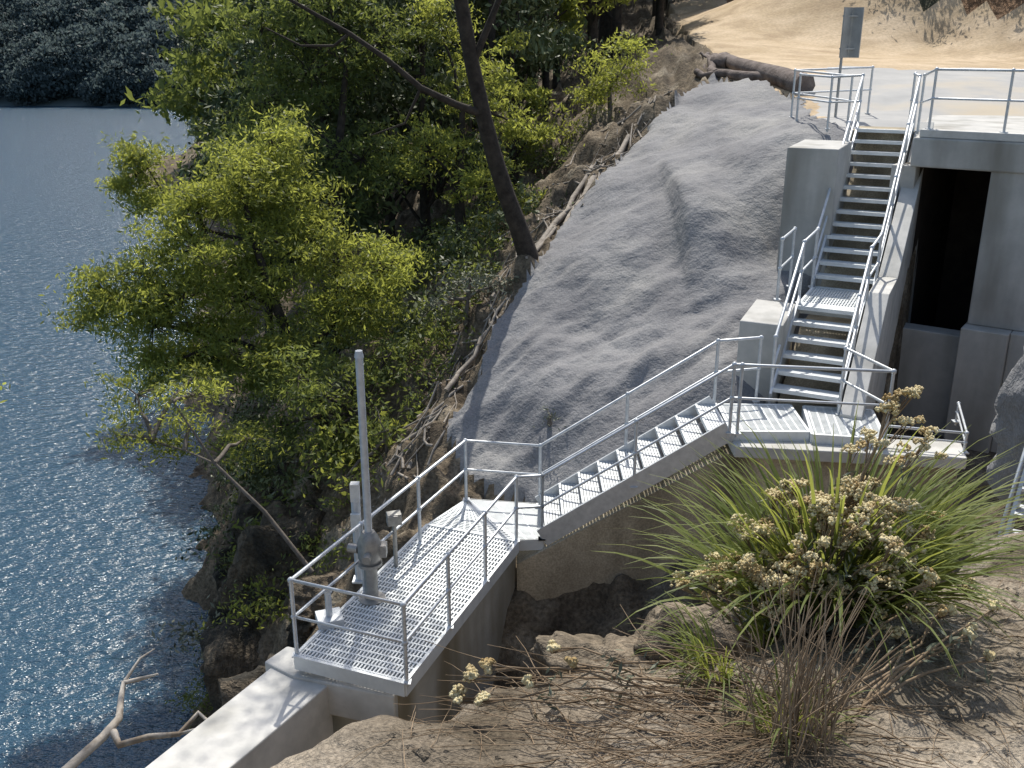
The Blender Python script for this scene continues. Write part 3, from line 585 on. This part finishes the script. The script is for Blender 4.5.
def fshrub(name,base,heads,nl=2):
    b=B(); bl=[]
    for c,r in heads:
        bx=base[0]+random.gauss(0,.05); by=base[1]+random.gauss(0,.05); bz=float(fgh(np.array([bx]),np.array([by]))[0]); pts=curve_pts((bx,by,bz),c,6,.05,.05)
        b.tube(pts,list(np.linspace(.006,.003,7)),5,1)
        n=random.randint(3,6)
        for _ in range(n):
            o=Vector(c)+Vector((random.gauss(0,r*.7),random.gauss(0,r*.7),random.gauss(.0,r*.4))); b.tube([pts[-2],(Vector(c)+o)/2-Vector((0,0,.02)),o],.002,4,1,False); floret_cluster(b,o,r*random.uniform(.5,.85),random.randint(18,34))
        for _ in range(nl): bl.append(np.array(pts[random.randint(2,5)])+rng.normal(size=3)*.03)
    o=b.obj(name,['flower','straw'])
    C=np.repeat(np.array(bl),8,0)+rng.normal(size=(len(bl)*8,3))*.02; Vv,Ff,Tt=leafgeo(C,.04,rng.random(len(C)),.25); link(bpy.data.objects.new('foliage',npmesh('foliage',Vv,Ff,'lf_g',Tt)),o)
heads=[]
for _ in range(88):
    u=random.gauss(0,.25); h=random.uniform(.06,.6)*(1-min(1,abs(u)/.95))
    heads.append(((1.13+u+.27*h,3.38+random.gauss(0,.15),-2.12+h+.08*u),random.uniform(.03,.045)))
for dx,h in [(.42,.74),(.5,.68),(.36,.62),(.3,.55),(.55,.55),(.45,.5),(.6,.62),(.5,.8)]: heads.append(((1.05+dx,3.6,-2.1+h),.036))
fshrub('everlasting_shrub',(1.15,3.4),heads)
heads=[((-.13,2.8,-2.02),.026),((-.17,2.75,-2.07),.022),((-.08,2.83,-2.0),.018),((-.1,2.72,-2.06),.02),((.14,2.9,-1.98),.014),((.2,2.8,-1.97),.012),((.05,2.78,-2.03),.011)]
fshrub('everlasting_shrub',(.75,2.75),heads)
heads=[((1.55+random.gauss(0,.15),2.95+random.gauss(0,.1),-1.95+random.uniform(-.05,.12)),.013) for _ in range(7)]
fshrub('everlasting_shrub',(1.1,2.7),heads)
b=B()
def stem(x,y,az,el,L_,r=.003):
    z=float(fgh(np.array([x]),np.array([y]))[0]); p=Vector((x,y,z)); pts=[p.copy()]; e=el
    for k in range(6):
        az+=random.gauss(0,.12); e-=random.uniform(0,.1); p=p+Vector((math.cos(az)*math.cos(e),math.sin(az)*math.cos(e),math.sin(e)))*L_/6
        g=float(fgh(np.array([p.x]),np.array([p.y]))[0])+.008
        if p.z<g: p.z=g; e=max(e,0.05)
        pts.append(p.copy())
    b.tube(pts,list(np.linspace(r,r*.4,7)),5,0,False)
for _ in range(80): stem(.86+random.gauss(0,.06),2.45+random.gauss(0,.08),random.gauss(.9,.9),math.radians(random.uniform(60,88)),random.uniform(.25,.55),random.uniform(.002,.004))
for _ in range(150): stem(.8+random.gauss(0,.3),2.55+random.gauss(0,.2),random.gauss(3.0,.4),math.radians(random.uniform(0,18)),random.uniform(.3,.9),random.uniform(.0013,.003))
for _ in range(520): stem(random.uniform(-.4,2.6),random.uniform(2.0,3.9),random.uniform(0,6.28),math.radians(random.uniform(0,12)),random.uniform(.06,.35),random.uniform(.001,.0026))
b.obj('dry_stalks',['straw'])
blades('grass_tuft',.86,2.53,70,.12,.3,.008,'blade',spread=.08)
blades('grass_tuft',.75,2.95,90,.15,.36,.008,'blade',spread=.12,azr=(2,5))
b=B()
for _ in range(1500):
    x=random.uniform(-.4,3);y=random.uniform(1.9,4.2); z=float(fgh(np.array([x]),np.array([y]))[0]); s=random.uniform(.004,.014)*(2.5 if random.random()<.06 else 1); p=Vector((x,y,z))
    vs=[p+Vector((d[0]*random.uniform(.6,1.3),d[1]*random.uniform(.6,1.3),d[2]*.7))*s for d in((1,0,0),(-1,0,0),(0,1,0),(0,-1,0),(0,0,1),(0,0,-1))]
    b.add(vs,[(0,2,4),(2,1,4),(1,3,4),(3,0,4),(2,0,5),(1,2,5),(3,1,5),(0,3,5)],0,False)
b.obj('gravel',['bank'])
print('DONE objs',len(bpy.data.objects))
